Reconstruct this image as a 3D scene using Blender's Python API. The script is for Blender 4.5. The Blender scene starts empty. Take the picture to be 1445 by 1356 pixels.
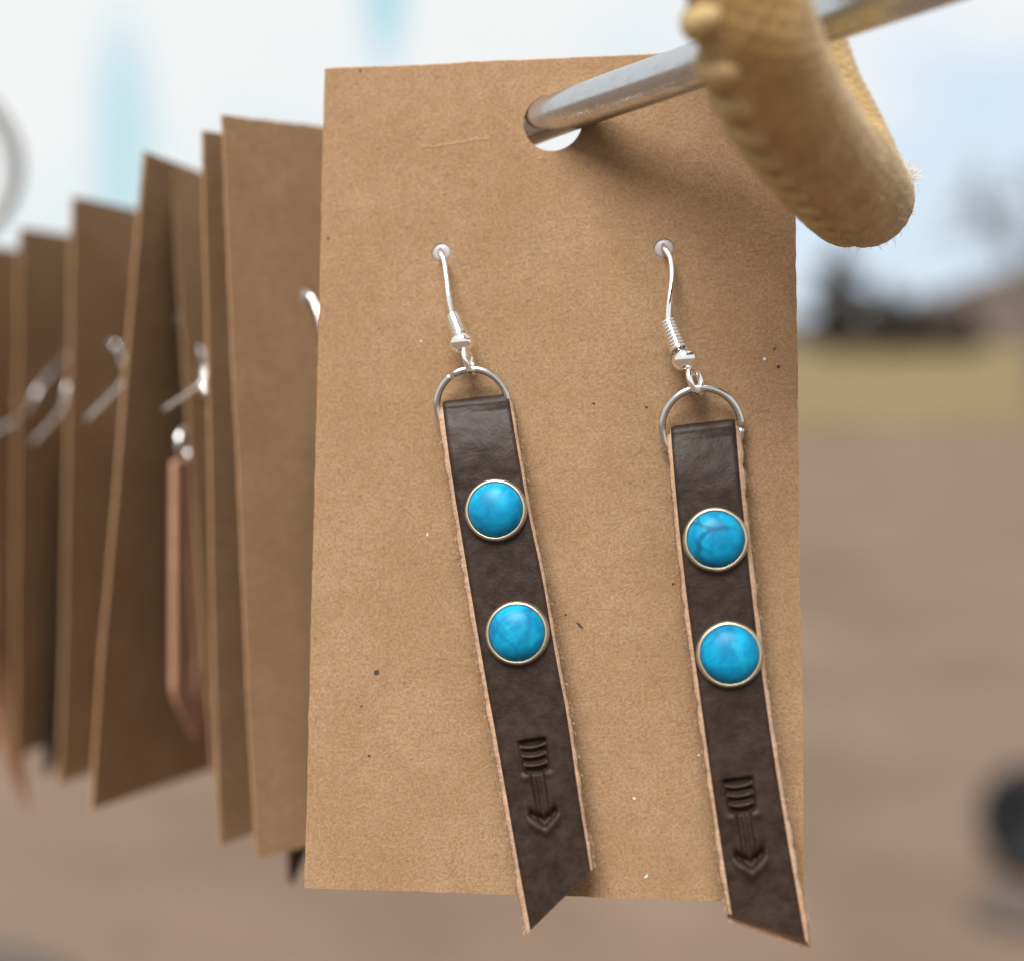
import bpy, bmesh, math, random
from mathutils import Vector, Matrix, noise as mnoise

scn = bpy.context.scene
COL = scn.collection
random.seed(7)
MM = 0.001

# ------------------------------------------------------------------ camera, sky, sun, exposure
FPX, CX, CY = 2000.0, 722.5, 678.0            # photograph: 1445 x 1356, focal length in its pixels
PITCH = math.radians(5.65)
CAM = Vector((0, 0, 1.30))
RIGHT = Vector((1, 0, 0))
FWD = Vector((0, math.cos(PITCH), -math.sin(PITCH)))
UP = Vector((0, math.sin(PITCH), math.cos(PITCH)))

cam_d = bpy.data.cameras.new("camera")
cam = bpy.data.objects.new("camera", cam_d)
COL.objects.link(cam)
cam.location = CAM
cam.rotation_euler = (math.pi / 2 - PITCH, 0, 0)
cam_d.sensor_fit = 'HORIZONTAL'
cam_d.sensor_width = 36.0
cam_d.lens = 36.0 * FPX / 1445.0
cam_d.clip_start = 0.004
cam_d.clip_end = 3000
cam_d.dof.use_dof = True
cam_d.dof.focus_distance = 0.1455
cam_d.dof.aperture_fstop = 9.0
cam_d.dof.aperture_blades = 7
scn.camera = cam

SUN_DIR = Vector((-0.22, -0.47, 0.86)).normalized()      # towards the sun
sun_el = math.asin(SUN_DIR.z)
sun_az = math.atan2(SUN_DIR.x, SUN_DIR.y)

world = bpy.data.worlds.new("World")
scn.world = world
world.use_nodes = True
wn, wl = world.node_tree.nodes, world.node_tree.links
wn.clear()


def wmath(op, a, b=None, c=None, clamp=False):
    n = wn.new('ShaderNodeMath'); n.operation = op; n.use_clamp = clamp
    for i, v in enumerate((a, b, c)):
        if v is None:
            continue
        if isinstance(v, (int, float)):
            n.inputs[i].default_value = v
        else:
            wl.new(v, n.inputs[i])
    return n.outputs[0]


def wsmooth(v, lo, hi):
    n = wn.new('ShaderNodeMapRange'); n.interpolation_type = 'SMOOTHSTEP'
    n.inputs['From Min'].default_value = lo; n.inputs['From Max'].default_value = hi
    wl.new(v, n.inputs['Value'])
    return n.outputs['Result']


sky = wn.new('ShaderNodeTexSky')
sky.sky_type = 'NISHITA'
sky.sun_disc = False
sky.sun_elevation = sun_el
sky.sun_rotation = sun_az
sky.air_density = 1.0
sky.dust_density = 1.5
tc = wn.new('ShaderNodeTexCoord')
sep = wn.new('ShaderNodeSeparateXYZ')
wl.new(tc.outputs['Generated'], sep.inputs[0])
ns = wn.new('ShaderNodeTexNoise')
ns.inputs['Scale'].default_value = 5.0
ns.inputs['Detail'].default_value = 3.0
mp = wn.new('ShaderNodeMapping')
mp.inputs['Scale'].default_value = (1, 1, 2.2)
wl.new(tc.outputs['Generated'], mp.inputs[0]); wl.new(mp.outputs[0], ns.inputs['Vector'])
nz = wmath('SUBTRACT', ns.outputs['Fac'], 0.5)
az = wmath('ARCTAN2', sep.outputs['X'], sep.outputs['Y'])
el = sep.outputs['Z']
# a wide break in the cloud low on the right
line = wmath('ADD', wmath('MULTIPLY', az, 0.36), 0.085)
low = wmath('SUBTRACT', line, el)
low = wmath('ADD', low, wmath('MULTIPLY', nz, 0.06))
gap_r = wmath('MULTIPLY', wsmooth(low, -0.005, 0.055), wsmooth(az, 0.05, 0.25))
gap_r = wmath('MULTIPLY', gap_r, wsmooth(az, 2.2, 1.0))


def narrow(az0, el0, w, h):
    a = wmath('DIVIDE', wmath('SUBTRACT', az, az0), w)
    b = wmath('DIVIDE', wmath('SUBTRACT', el, el0), h)
    d = wmath('SQRT', wmath('ADD', wmath('MULTIPLY', a, a), wmath('MULTIPLY', b, b)))
    return wsmooth(d, 1.25, 0.35)


g1 = narrow(-0.262, 0.135, 0.026, 0.085)
g2 = narrow(-0.087, 0.255, 0.021, 0.085)
gap = wmath('MAXIMUM', wmath('MAXIMUM', wmath('MULTIPLY', g1, 0.70), wmath('MULTIPLY', g2, 0.95)), wmath('MULTIPLY', gap_r, 0.66))
gap = wmath('ADD', gap, wmath('MULTIPLY', wsmooth(nz, -0.05, 0.2), 0.30), clamp=True)
skymul = wn.new('ShaderNodeMix'); skymul.data_type = 'RGBA'; skymul.blend_type = 'MULTIPLY'
skymul.inputs['Factor'].default_value = 1.0
wl.new(sky.outputs[0], skymul.inputs['A'])
skymul.inputs['B'].default_value = (1, 1, 1, 1)
mix = wn.new('ShaderNodeMix'); mix.data_type = 'RGBA'
CLOUD = 4.6
mix.inputs['A'].default_value = (CLOUD * 0.99, CLOUD, CLOUD * 1.0, 1)
gapcol = wn.new('ShaderNodeMix'); gapcol.data_type = 'RGBA'       # thin veil over the clear sky
gapcol.inputs['Factor'].default_value = 0.10
tint = wn.new('ShaderNodeMix'); tint.data_type = 'RGBA'
tint.inputs['A'].default_value = (2.1, 3.6, 4.0, 1)
tint.inputs['B'].default_value = (2.8, 3.75, 4.75, 1)
wl.new(wsmooth(az, 0.0, 0.2), tint.inputs['Factor'])
wl.new(tint.outputs['Result'], gapcol.inputs['A'])
wl.new(skymul.outputs['Result'], gapcol.inputs['B'])
wl.new(gap, mix.inputs['Factor'])
wl.new(gapcol.outputs['Result'], mix.inputs['B'])
bg = wn.new('ShaderNodeBackground')
bg.inputs['Strength'].default_value = 0.10
wl.new(mix.outputs['Result'], bg.inputs['Color'])
wo = wn.new('ShaderNodeOutputWorld')
wl.new(bg.outputs[0], wo.inputs['Surface'])

sun_d = bpy.data.lights.new("sun", 'SUN')
sun_d.energy = 4.0
sun_d.angle = math.radians(38)
sun_d.color = (1.0, 0.98, 0.955)
sun = bpy.data.objects.new("sun", sun_d)
COL.objects.link(sun)
sun.location = CAM + SUN_DIR * 5
sun.rotation_euler = SUN_DIR.to_track_quat('Z', 'Y').to_euler()

scn.view_settings.view_transform = 'Standard'
scn.view_settings.look = 'None'
scn.view_settings.gamma = 1
scn.view_settings.exposure = 1.0
scn.view_settings.use_curve_mapping = False
scn.cycles.max_bounces = 8
scn.cycles.diffuse_bounces = 4

# ------------------------------------------------------------------ helpers: places
def c2w(X, Y, Z):
    """millimetres in the camera's frame (right, down, forward) -> world metres"""
    return CAM + (RIGHT * X - UP * Y + FWD * Z) * 0.001


def c2v(X, Y, Z):
    return RIGHT * X - UP * Y + FWD * Z


def P(px, py, z):
    return c2w((px - CX) / FPX * z, (py - CY) / FPX * z, z)


def PC(px, py, z):
    return Vector(((px - CX) / FPX * z, (py - CY) / FPX * z, z))


# ------------------------------------------------------------------ helpers: objects
def link(o, parent=None):
    COL.objects.link(o)
    if parent is not None:
        o.parent = parent
    return o


def mesh_obj(name, verts, faces, mats, parent=None, smooth=True, fmat=None):
    me = bpy.data.meshes.new(name)
    me.from_pydata([tuple(v) for v in verts], [], faces)
    for m in (mats if isinstance(mats, (list, tuple)) else [mats]):
        me.materials.append(m)
    if fmat:
        me.polygons.foreach_set('material_index', fmat)
    if smooth:
        me.polygons.foreach_set('use_smooth', [True] * len(me.polygons))
    me.update()
    o = bpy.data.objects.new(name, me)
    return link(o, parent)


def tag(o, label=None, cat=None, group=None, kind=None):
    if label: o['label'] = label
    if cat: o['category'] = cat
    if group: o['group'] = group
    if kind: o['kind'] = kind
    return o


def catmull(pts, n):
    """smooth curve through the points, n steps per span"""
    out = []
    P_ = [pts[0] * 2 - pts[1]] + list(pts) + [pts[-1] * 2 - pts[-2]]
    for i in range(1, len(P_) - 2):
        a, b, c, d = P_[i - 1], P_[i], P_[i + 1], P_[i + 2]
        for k in range(n):
            t = k / n
            out.append(0.5 * ((2 * b) + (c - a) * t + (2 * a - 5 * b + 4 * c - d) * t * t + (3 * b - a - 3 * c + d) * t ** 3))
    out.append(pts[-1].copy())
    return out


def tube(path, rad, sides=12, closed=False, cap=True):
    """verts and faces of a round tube along a path; rad a number or a function of 0..1"""
    n = len(path)
    V, F = [], []
    t0 = (path[1] - path[0]).normalized()
    ref = Vector((0, 0, 1)) if abs(t0.z) < 0.9 else Vector((1, 0, 0))
    e1 = (ref - t0 * ref.dot(t0)).normalized()
    for i, p in enumerate(path):
        if closed:
            t = (path[(i + 1) % n] - path[i - 1]).normalized()
        else:
            t = (path[min(i + 1, n - 1)] - path[max(i - 1, 0)]).normalized()
        e1 = (e1 - t * e1.dot(t)).normalized()
        e2 = t.cross(e1)
        r = rad(i / (n - 1)) if callable(rad) else rad
        for j in range(sides):
            a = 2 * math.pi * j / sides
            V.append(p + e1 * (r * math.cos(a)) + e2 * (r * math.sin(a)))
    m = n if closed else n - 1
    for i in range(m):
        for j in range(sides):
            a = i * sides + j; b = i * sides + (j + 1) % sides
            c = ((i + 1) % n) * sides + (j + 1) % sides; d = ((i + 1) % n) * sides + j
            F.append((a, b, c, d))
    if cap and not closed:
        F.append(tuple(range(sides))[::-1])
        F.append(tuple(range((n - 1) * sides, n * sides)))
    return V, F


def lathe(profile, seg, M):
    """profile of (radius, height) turned about local z, moved by matrix M"""
    V, F = [], []
    for (r, h) in profile:
        for j in range(seg):
            a = 2 * math.pi * j / seg
            V.append(M @ Vector((r * math.cos(a), r * math.sin(a), h)))
    for i in range(len(profile) - 1):
        for j in range(seg):
            F.append((i * seg + j, i * seg + (j + 1) % seg, (i + 1) * seg + (j + 1) % seg, (i + 1) * seg + j))
    return V, F


# ------------------------------------------------------------------ helpers: materials
class Mat:
    def __init__(s, name):
        s.m = bpy.data.materials.new(name); s.m.use_nodes = True
        s.n, s.l = s.m.node_tree.nodes, s.m.node_tree.links
        s.b = s.n['Principled BSDF']
        s.tc = s.n.new('ShaderNodeTexCoord')
        s.vec = s.tc.outputs['Object']

    def set(s, **kw):
        for k, v in kw.items():
            s.b.inputs[k.replace('_', ' ')].default_value = v
        return s

    def mapping(s, scale=(1, 1, 1), rot=(0, 0, 0), src=None):
        n = s.n.new('ShaderNodeMapping')
        n.inputs['Scale'].default_value = scale; n.inputs['Rotation'].default_value = rot
        s.l.new(src or s.vec, n.inputs[0]); return n.outputs[0]

    def noise(s, scale, detail=3, rough=0.55, vec=None, dist=0):
        n = s.n.new('ShaderNodeTexNoise')
        n.inputs['Scale'].default_value = scale; n.inputs['Detail'].default_value = detail
        n.inputs['Roughness'].default_value = rough; n.inputs['Distortion'].default_value = dist
        s.l.new(vec or s.vec, n.inputs['Vector']); return n.outputs['Fac']

    def voronoi(s, scale, vec=None, feature='F1', out='Distance'):
        n = s.n.new('ShaderNodeTexVoronoi'); n.feature = feature
        n.inputs['Scale'].default_value = scale
        s.l.new(vec or s.vec, n.inputs['Vector']); return n.outputs[out]

    def math(s, op, a, b=None, c=None, clamp=False):
        n = s.n.new('ShaderNodeMath'); n.operation = op; n.use_clamp = clamp
        for i, v in enumerate((a, b, c)):
            if v is None: continue
            if isinstance(v, (int, float)): n.inputs[i].default_value = v
            else: s.l.new(v, n.inputs[i])
        return n.outputs[0]

    def rng(s, v, lo, hi, a=0.0, b=1.0, smooth=True):
        n = s.n.new('ShaderNodeMapRange')
        if smooth: n.interpolation_type = 'SMOOTHSTEP'
        for k, x in (('From Min', lo), ('From Max', hi), ('To Min', a), ('To Max', b)):
            n.inputs[k].default_value = x
        s.l.new(v, n.inputs['Value']); return n.outputs['Result']

    def mix(s, f, a, b, mode='MIX'):
        n = s.n.new('ShaderNodeMix'); n.data_type = 'RGBA'; n.blend_type = mode
        for k, v in (('Factor', f), ('A', a), ('B', b)):
            if isinstance(v, (int, float)): n.inputs[k].default_value = v
            elif isinstance(v, tuple): n.inputs[k].default_value = (*v, 1) if len(v) == 3 else v
            else: s.l.new(v, n.inputs[k])
        return n.outputs['Result']

    def color(s, v):
        if isinstance(v, tuple): s.b.inputs['Base Color'].default_value = (*v, 1)
        else: s.l.new(v, s.b.inputs['Base Color'])
        return s

    def rough(s, v):
        s.l.new(v, s.b.inputs['Roughness']); return s

    def bump(s, h, dist, strength=1.0, normal=None):
        n = s.n.new('ShaderNodeBump')
        n.inputs['Distance'].default_value = dist; n.inputs['Strength'].default_value = strength
        s.l.new(h, n.inputs['Height'])
        if normal is not None: s.l.new(normal, n.inputs['Normal'])
        s.l.new(n.outputs[0], s.b.inputs['Normal']); return n.outputs[0]


def kraft(name, crease=None):
    m = Mat(name)
    inf = m.n.new('ShaderNodeObjectInfo')
    add = m.n.new('ShaderNodeVectorMath'); add.operation = 'ADD'
    cmb = m.n.new('ShaderNodeCombineXYZ')
    m.l.new(inf.outputs['Random'], cmb.inputs[0]); m.l.new(inf.outputs['Random'], cmb.inputs[2])
    m.l.new(m.vec, add.inputs[0]); m.l.new(cmb.outputs[0], add.inputs[1])
    raw = m.vec
    m.vec = add.outputs[0]
    big = m.noise(110, 4, 0.6)
    mid = m.noise(650, 4, 0.6)
    fine = m.noise(3200, 4, 0.65)
    f = None
    for ang in (0.4, 2.0):                  # fibres lying in several directions
        rot = m.n.new('ShaderNodeMapping'); rot.inputs['Rotation'].default_value = (0, ang, 0)
        m.l.new(m.vec, rot.inputs[0])
        v = m.mapping((900, 900, 5200), src=rot.outputs[0])
        k = m.noise(1.0, 2, 0.6, vec=v, dist=0.6)
        f = k if f is None else m.math('MAXIMUM', f, k)
    fib = m.rng(f, 0.50, 0.78)
    c = m.mix(m.rng(big, 0.25, 0.75), (0.250, 0.154, 0.084), (0.308, 0.200, 0.121))
    c = m.mix(m.math('MULTIPLY', m.rng(mid, 0.35, 0.75), 0.45), c, (0.225, 0.130, 0.064))
    c = m.mix(m.math('MULTIPLY', fib, 0.55), c, (0.335, 0.222, 0.132))
    c = m.mix(m.math('MULTIPLY', m.rng(fine, 0.62, 0.36), 0.48), c, (0.150, 0.082, 0.036))
    cell = m.voronoi(420, out='Color')
    sp = m.n.new('ShaderNodeSeparateColor'); m.l.new(cell, sp.inputs[0])
    rare = m.math('GREATER_THAN', sp.outputs[0], 0.93)
    small = m.rng(m.voronoi(420), 0.14, 0.07)
    c = m.mix(m.math('MULTIPLY', m.math('MULTIPLY', rare, small), 0.35), c, (0.10, 0.062, 0.035))
    h = m.math('ADD', m.math('MULTIPLY', fine, 0.6), m.math('MULTIPLY', f, 0.9))
    if crease:
        (x0, z0), (x1, z1) = crease
        s = m.n.new('ShaderNodeSeparateXYZ'); m.l.new(raw, s.inputs[0])
        k = (z1 - z0) / (x1 - x0)
        wob = m.math('MULTIPLY', m.math('SUBTRACT', m.noise(330, 2, 0.5), 0.5), 0.0026)
        zl = m.math('ADD', m.math('MULTIPLY_ADD', s.outputs[0], k, z0 - k * x0), wob)
        d = m.math('SUBTRACT', s.outputs[2], zl)
        ends = m.math('MULTIPLY', m.rng(s.outputs[0], x0 - 0.0006, x0 + 0.0015), m.rng(s.outputs[0], x1 + 0.0006, x1 - 0.0022))
        cr = m.math('MULTIPLY', m.rng(m.math('ABSOLUTE', d), 0.00020, 0.00002), ends)
        c = m.mix(m.math('MULTIPLY', cr, 0.28), c, (0.36, 0.245, 0.15))
        h = m.math('ADD', h, m.math('MULTIPLY', cr, 0.6))
    m.color(c).set(Roughness=0.95, Specular_IOR_Level=0.03, Subsurface_Weight=0.55, Subsurface_Scale=0.00045, Subsurface_Radius=(1.0, 0.42, 0.16))
    m.bump(h, 0.00010, 0.85)
    return m.m


def leather(name):
    m = Mat(name)
    g = m.noise(900, 5, 0.62)
    w = m.noise(230, 3, 0.6, dist=0.6)
    c = m.mix(m.rng(g, 0.3, 0.75), (0.0145, 0.0077, 0.0051), (0.0265, 0.0146, 0.0097))
    c = m.mix(m.math('MULTIPLY', m.rng(w, 0.45, 0.75), 0.55), c, (0.034, 0.0190, 0.0130))
    fl = m.rng(m.noise(1500, 4, 0.7, dist=1.2), 0.66, 0.78)
    c = m.mix(m.math('MULTIPLY', fl, 0.14), c, (0.06, 0.040, 0.030))
    m.color(c).set(Specular_IOR_Level=0.17)
    m.rough(m.rng(g, 0.25, 0.8, 0.40, 0.54))
    h = m.math('ADD', m.math('MULTIPLY', g, 1.6), m.math('MULTIPLY', m.noise(2600, 3, 0.6), 0.8))
    h = m.math('ADD', h, m.math('MULTIPLY', w, 1.2))
    m.bump(h, 0.00009, 0.5)
    return m.m


def raw_edge(name, col=(0.42, 0.27, 0.175)):
    m = Mat(name)
    a = m.noise(2200, 4, 0.7); b = m.noise(400, 3)
    c = m.mix(m.rng(a, 0.3, 0.7), tuple(x * 0.72 for x in col), col)
    c = m.mix(m.math('MULTIPLY', m.rng(b, 0.5, 0.75), 0.5), c, tuple(min(1, x * 1.25) for x in col))
    m.color(c).set(Roughness=0.9, Specular_IOR_Level=0.15)
    m.bump(a, 0.00016, 0.7)
    return m.m


def metal(name, col, rough, wear=0.0, stretch=(1, 1, 1), scale=800, bump=0.0):
    m = Mat(name)
    v = m.mapping(stretch)
    a = m.noise(scale, 5, 0.65, vec=v)
    c = m.mix(m.math('MULTIPLY', m.rng(a, 0.45, 0.8), wear), col, tuple(x * 0.42 for x in col))
    m.color(c).set(Metallic=1.0)
    m.rough(m.rng(a, 0.3, 0.75, rough, rough + 0.16))
    if bump:
        m.bump(a, bump, 0.5)
    return m.m


def turquoise(name, vein):
    m = Mat(name)
    inf = m.n.new('ShaderNodeObjectInfo')
    of = m.n.new('ShaderNodeVectorMath'); of.operation = 'ADD'
    m.l.new(m.vec, of.inputs[0]); m.l.new(inf.outputs['Random'], of.inputs[1]); m.vec = of.outputs[0]
    a = m.noise(300, 5, 0.65, dist=0.8)
    c = m.mix(m.rng(a, 0.35, 0.7), (0.001, 0.132, 0.255), (0.002, 0.245, 0.405))
    cl = m.noise(520, 2, 0.5)
    c = m.mix(m.math('MULTIPLY', m.rng(cl, 0.58, 0.75), 0.35), c, (0.02, 0.36, 0.50))
    wv = m.noise(330, 4, 0.7)
    wob = m.n.new('ShaderNodeVectorMath'); wob.operation = 'MULTIPLY_ADD'
    cm = m.n.new('ShaderNodeCombineXYZ')
    m.l.new(wv, cm.inputs[0]); m.l.new(m.noise(300, 3), cm.inputs[2])
    m.l.new(cm.outputs[0], wob.inputs[0]); wob.inputs[1].default_value = (0.003, 0.003, 0.003); m.l.new(m.vec, wob.inputs[2])
    e = m.voronoi(250, vec=wob.outputs[0], feature='DISTANCE_TO_EDGE')
    lines = m.math('MULTIPLY', m.rng(e, 0.09, 0.0), m.rng(m.noise(200, 2), 0.34, 0.5))
    c = m.mix(m.math('MULTIPLY', lines, vein), c, (0.003, 0.05, 0.115))
    m.color(c).set(Roughness=0.40, Specular_IOR_Level=0.16)
    m.bump(a, 0.00004, 0.3)
    return m.m


def plain(name, col, rough=0.8, var=0.25, scale=40, spec=0.3, bump=0.0, dark=None):
    m = Mat(name)
    a = m.noise(scale, 5, 0.6)
    c = m.mix(m.rng(a, 0.3, 0.7), dark or tuple(x * (1 - var) for x in col), col)
    m.color(c).set(Roughness=rough, Specular_IOR_Level=spec)
    if bump:
        m.bump(a, bump, 0.8)
    return m.m


KRAFT = kraft('kraft_card_paper')
LEATHER = leather('dark_brown_leather')
RAW = raw_edge('raw_leather_edge')
TAN = raw_edge('tan_leather', (0.46, 0.255, 0.165))
SILVER = metal('bright_silver', (0.95, 0.94, 0.92), 0.04)
SILVER_S = metal('brightened_silver', (0.97, 0.96, 0.95), 0.22)  # same silver made paler and rougher so shaded rear wires look lit
RINGM = metal('grey_ring_wire', (0.60, 0.60, 0.585), 0.10)
STEEL = metal('worn_steel', (0.60, 0.61, 0.63), 0.19, wear=0.45, stretch=(0.2, 1, 1), scale=700, bump=0.00001)
BRASS = metal('pale_brass', (0.50, 0.44, 0.33), 0.34, wear=0.25, scale=1500)
STONES = [turquoise('turquoise_plain', 0.35), turquoise('turquoise_veined', 0.75)]

sil = Mat('clear_silicone')
sil.color((0.29, 0.265, 0.27)).set(Roughness=0.35, Transmission_Weight=0.0, IOR=1.41, Subsurface_Weight=0.3, Subsurface_Scale=0.001)
SILICONE = sil.m

rp = Mat('braided_rope')
ra = rp.noise(260, 4, 0.6); rb = rp.noise(1500, 4, 0.7)
rc = rp.mix(rp.rng(ra, 0.3, 0.7), (0.29, 0.172, 0.050), (0.40, 0.255, 0.088))
rc = rp.mix(rp.math('MULTIPLY', rp.rng(rb, 0.45, 0.7), 0.40), rc, (0.48, 0.325, 0.13))
dots = rp.math('MULTIPLY', rp.rng(rp.voronoi(1350), 0.42, 0.15), rp.rng(ra, 0.38, 0.6))
rc = rp.mix(rp.math('MULTIPLY', dots, 0.40), rc, (0.56, 0.43, 0.24))
rp.color(rc).set(Roughness=0.72, Specular_IOR_Level=0.3)
rp.b.inputs['Sheen Weight'].default_value = 0.25
rp.bump(rp.math('ADD', rb, rp.math('MULTIPLY', dots, 0.5)), 0.00022, 0.8)
ROPE = rp.m
FIBRE = plain('pale_rope_fibre', (0.80, 0.74, 0.64), 0.5, 0.15, 900)

# ------------------------------------------------------------------ setting: ground, hill
dm = Mat('dirt')
d1 = dm.noise(0.9, 5, 0.6); d2 = dm.noise(4.5, 4, 0.6); d3 = dm.noise(45, 4, 0.7)
dc = dm.mix(dm.rng(d1, 0.32, 0.7), (0.104, 0.070, 0.049), (0.148, 0.104, 0.077))
dc = dm.mix(dm.math('MULTIPLY', dm.rng(d2, 0.50, 0.72), 0.55), dc, (0.098, 0.064, 0.045))
dc = dm.mix(dm.math('MULTIPLY', dm.rng(d3, 0.5, 0.75), 0.35), dc, (0.195, 0.150, 0.122))
dm.color(dc).set(Roughness=0.95, Specular_IOR_Level=0.1)
dm.bump(dm.math('ADD', d3, d2), 0.02, 0.6)
V, F = [], []
n_r, n_a = 60, 72
V.append(Vector((0, 0, 0)))
for i in range(n_r):
    r = 0.4 * (3000 / 0.4) ** (i / (n_r - 1)) * 0.8
    for j in range(n_a):
        a = 2 * math.pi * j / n_a
        x, y = r * math.cos(a), r * math.sin(a)
        V.append(Vector((x, y, 0.012 * mnoise.noise(Vector((x * 0.9, y * 0.9, 3))) * min(1, 12 / r))))
for j in range(n_a):
    F.append((0, 1 + j, 1 + (j + 1) % n_a))
for i in range(n_r - 1):
    for j in range(n_a):
        F.append((1 + i * n_a + j, 1 + (i + 1) * n_a + j, 1 + (i + 1) * n_a + (j + 1) % n_a, 1 + i * n_a + (j + 1) % n_a))
ground = mesh_obj('ground', V, F, dm.m)
tag(ground, kind='structure')

# the far field of dry grass: a sheet over the dirt
gm = Mat('dry_grass')
g1_ = gm.noise(0.35, 5, 0.6); g2_ = gm.noise(3, 4, 0.7)
gc = gm.mix(gm.rng(g1_, 0.3, 0.7), (0.106, 0.078, 0.034), (0.160, 0.119, 0.056))
gc = gm.mix(gm.math('MULTIPLY', gm.rng(g2_, 0.4, 0.7), 0.5), gc, (0.125, 0.092, 0.045))
gm.color(gc).set(Roughness=0.95, Specular_IOR_Level=0.1)
gm.bump(g2_, 0.05, 0.7)
V, F = [], []
NA = 120
for j in range(NA + 1):
    a = -1.3 + 2.6 * j / NA
    r0 = 17.5 + 17.0 * max(0, a) + 2.2 * mnoise.noise(Vector((a * 9, 0.3, 0)))
    for r in (r0, r0 + 6, 60, 110, 190, 260):
        V.append(Vector((r * math.sin(a), r * math.cos(a), 0.022)))
for j in range(NA):
    for k in range(5):
        F.append((j * 6 + k, j * 6 + k + 1, (j + 1) * 6 + k + 1, (j + 1) * 6 + k))
tag(mesh_obj('dry_grass_field', V, F, gm.m), 'strip of dry yellow grass beyond the dirt', kind='structure')

hm = plain('bare_wooded_hill', (0.078, 0.058, 0.046), 0.95, 0.5, 0.06, 0.05)
V, F = [], []
NH = 160
for j in range(NH + 1):
    a = -1.4 + 2.8 * j / NH
    h = 6.0 + 15.0 * max(0, min(1, (a - 0.215) / 0.16)) ** 1.2 + 1.2 * mnoise.noise(Vector((a * 40, 1.7, 0))) + 1.4 * mnoise.noise(Vector((a * 12, 5, 0)))
    for (r, k) in ((255, -0.1), (262, 0.25), (278, 0.62), (300, 0.92), (325, 1.0), (380, 0.8), (440, -0.1)):
        V.append(Vector((r * math.sin(a), r * math.cos(a), h * k + (0.8 * mnoise.noise(Vector((a * 70, r * 0.1, 9))) if k > 0.2 else 0))))
for j in range(NH):
    for k in range(6):
        F.append((j * 7 + k, j * 7 + k + 1, (j + 1) * 7 + k + 1, (j + 1) * 7 + k))
tag(mesh_obj('wooded_hill', V, F, hm), 'brownish hill rising to the right edge', kind='structure')

# ------------------------------------------------------------------ trees, far off
BARK = plain('grey_bark', (0.14, 0.115, 0.095), 0.9, 0.4, 6)
NEEDLE = plain('dark_evergreen_foliage', (0.056, 0.046, 0.036), 0.9, 0.4, 1.5, 0.03)


def at_ground(px, dist):
    return Vector(((px - CX) / FPX * dist, dist, 0.0))


def evergreen(px, dist, h, w, label, seed):
    rnd = random.Random(seed)
    t = link(bpy.data.objects.new('evergreen_tree', None))
    t.location = at_ground(px, dist)
    tag(t, label, 'tree', 'dark trees at the far side of the grass')
    V, F = tube([Vector((0, 0, 0)), Vector((0.05, 0, h * 0.5)), Vector((0, 0.05, h * 0.95))], lambda s: 0.16 * (1 - 0.85 * s), 7)
    mesh_obj('trunk', V, F, BARK, t)
    V, F = [], []
    for k in range(5200):
        z = rnd.random() ** 0.8
        lump = 0.72 + 0.35 * mnoise.noise(Vector((z * 6, seed, rnd.random() * 0.2)))
        r = w * lump * (1 - z ** 1.6) ** 0.6 * math.sqrt(rnd.random()) * (0.8 + 0.3 * math.sin(z * 21 + seed))
        a = rnd.random() * 6.283
        c = Vector((r * math.cos(a), r * math.sin(a), h * (0.10 + 0.9 * z)))
        u = Vector((rnd.gauss(0, 1), rnd.gauss(0, 1), rnd.gauss(0, 0.6))).normalized() * rnd.uniform(0.16, 0.34)
        v = u.orthogonal().normalized() * rnd.uniform(0.07, 0.15)
        i = len(V)
        V += [c - u, c - v, c + u, c + v]
        F.append((i, i + 1, i + 2, i + 3))
    mesh_obj('crown', V, F, NEEDLE, t, smooth=False)


evergreen(1180, 88, 7.0, 3.3, 'dark bushy evergreen just right of the front card', 3)
evergreen(1246, 96, 5.0, 3.2, 'lower dark evergreen beside the bushy one below the rope', 11)


evergreen(1296, 104, 4.6, 3.2, 'dark tree right of the lower evergreen on the field edge', 17)
evergreen(1352, 112, 4.2, 3.4, 'low dark tree nearest the right edge of the field', 23)


def bare_tree(px, dist, h, label, seed):
    rnd = random.Random(seed)
    t = link(bpy.data.objects.new('bare_tree', None))
    t.location = at_ground(px, dist)
    tag(t, label, 'tree')
    TV, TF = tube(catmull([Vector((0, 0, -0.1)), Vector((0.08, 0.05, h * 0.16)), Vector((0.0, 0.1, h * 0.32))], 4), lambda s: 0.19 - 0.05 * s, 10)
    mesh_obj('trunk', TV, TF, BARK, t)
    V, F = [], []

    def grow(p, d, L, r, lvl):
        q = p + d * L * 0.55 + Vector((rnd.gauss(0, 1), rnd.gauss(0, 1), rnd.gauss(0, 1))) * L * 0.06
        e = q + (d + Vector((rnd.gauss(0, 1), rnd.gauss(0, 1), rnd.gauss(0.25, 1))) * 0.25).normalized() * L * 0.45
        v, f = tube([p, q, e], lambda s: r * (1 - 0.4 * s), 6 if lvl < 2 else 4, cap=False)
        i = len(V); V.extend(v); F.extend([tuple(k + i for k in x) for x in f])
        if lvl >= 5:
            return
        for k in range(3 if lvl < 4 else 4):
            src = p.lerp(q, 0.75) if rnd.random() < 0.25 else (q if rnd.random() < 0.4 else e)
            nd = (d + Vector((rnd.gauss(0, 1), rnd.gauss(0, 1), rnd.gauss(0.15, 0.8))) * 0.62).normalized()
            grow(src, nd, L * rnd.uniform(0.6, 0.8), r * 0.58, lvl + 1)
    top = Vector((0, 0.1, h * 0.32))
    for k in range(4):
        a = k * 1.57 + rnd.random()
        grow(top - Vector((0, 0, 0.1 * k)), Vector((math.cos(a) * 0.55, math.sin(a) * 0.55, 0.85)).normalized(), h * 0.21, 0.085, 1)
    mesh_obj('crown', V, F, BARK, t)


bare_tree(1462, 34, 7.2, 'leafless tree against pale sky at the right edge', 5)

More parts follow.
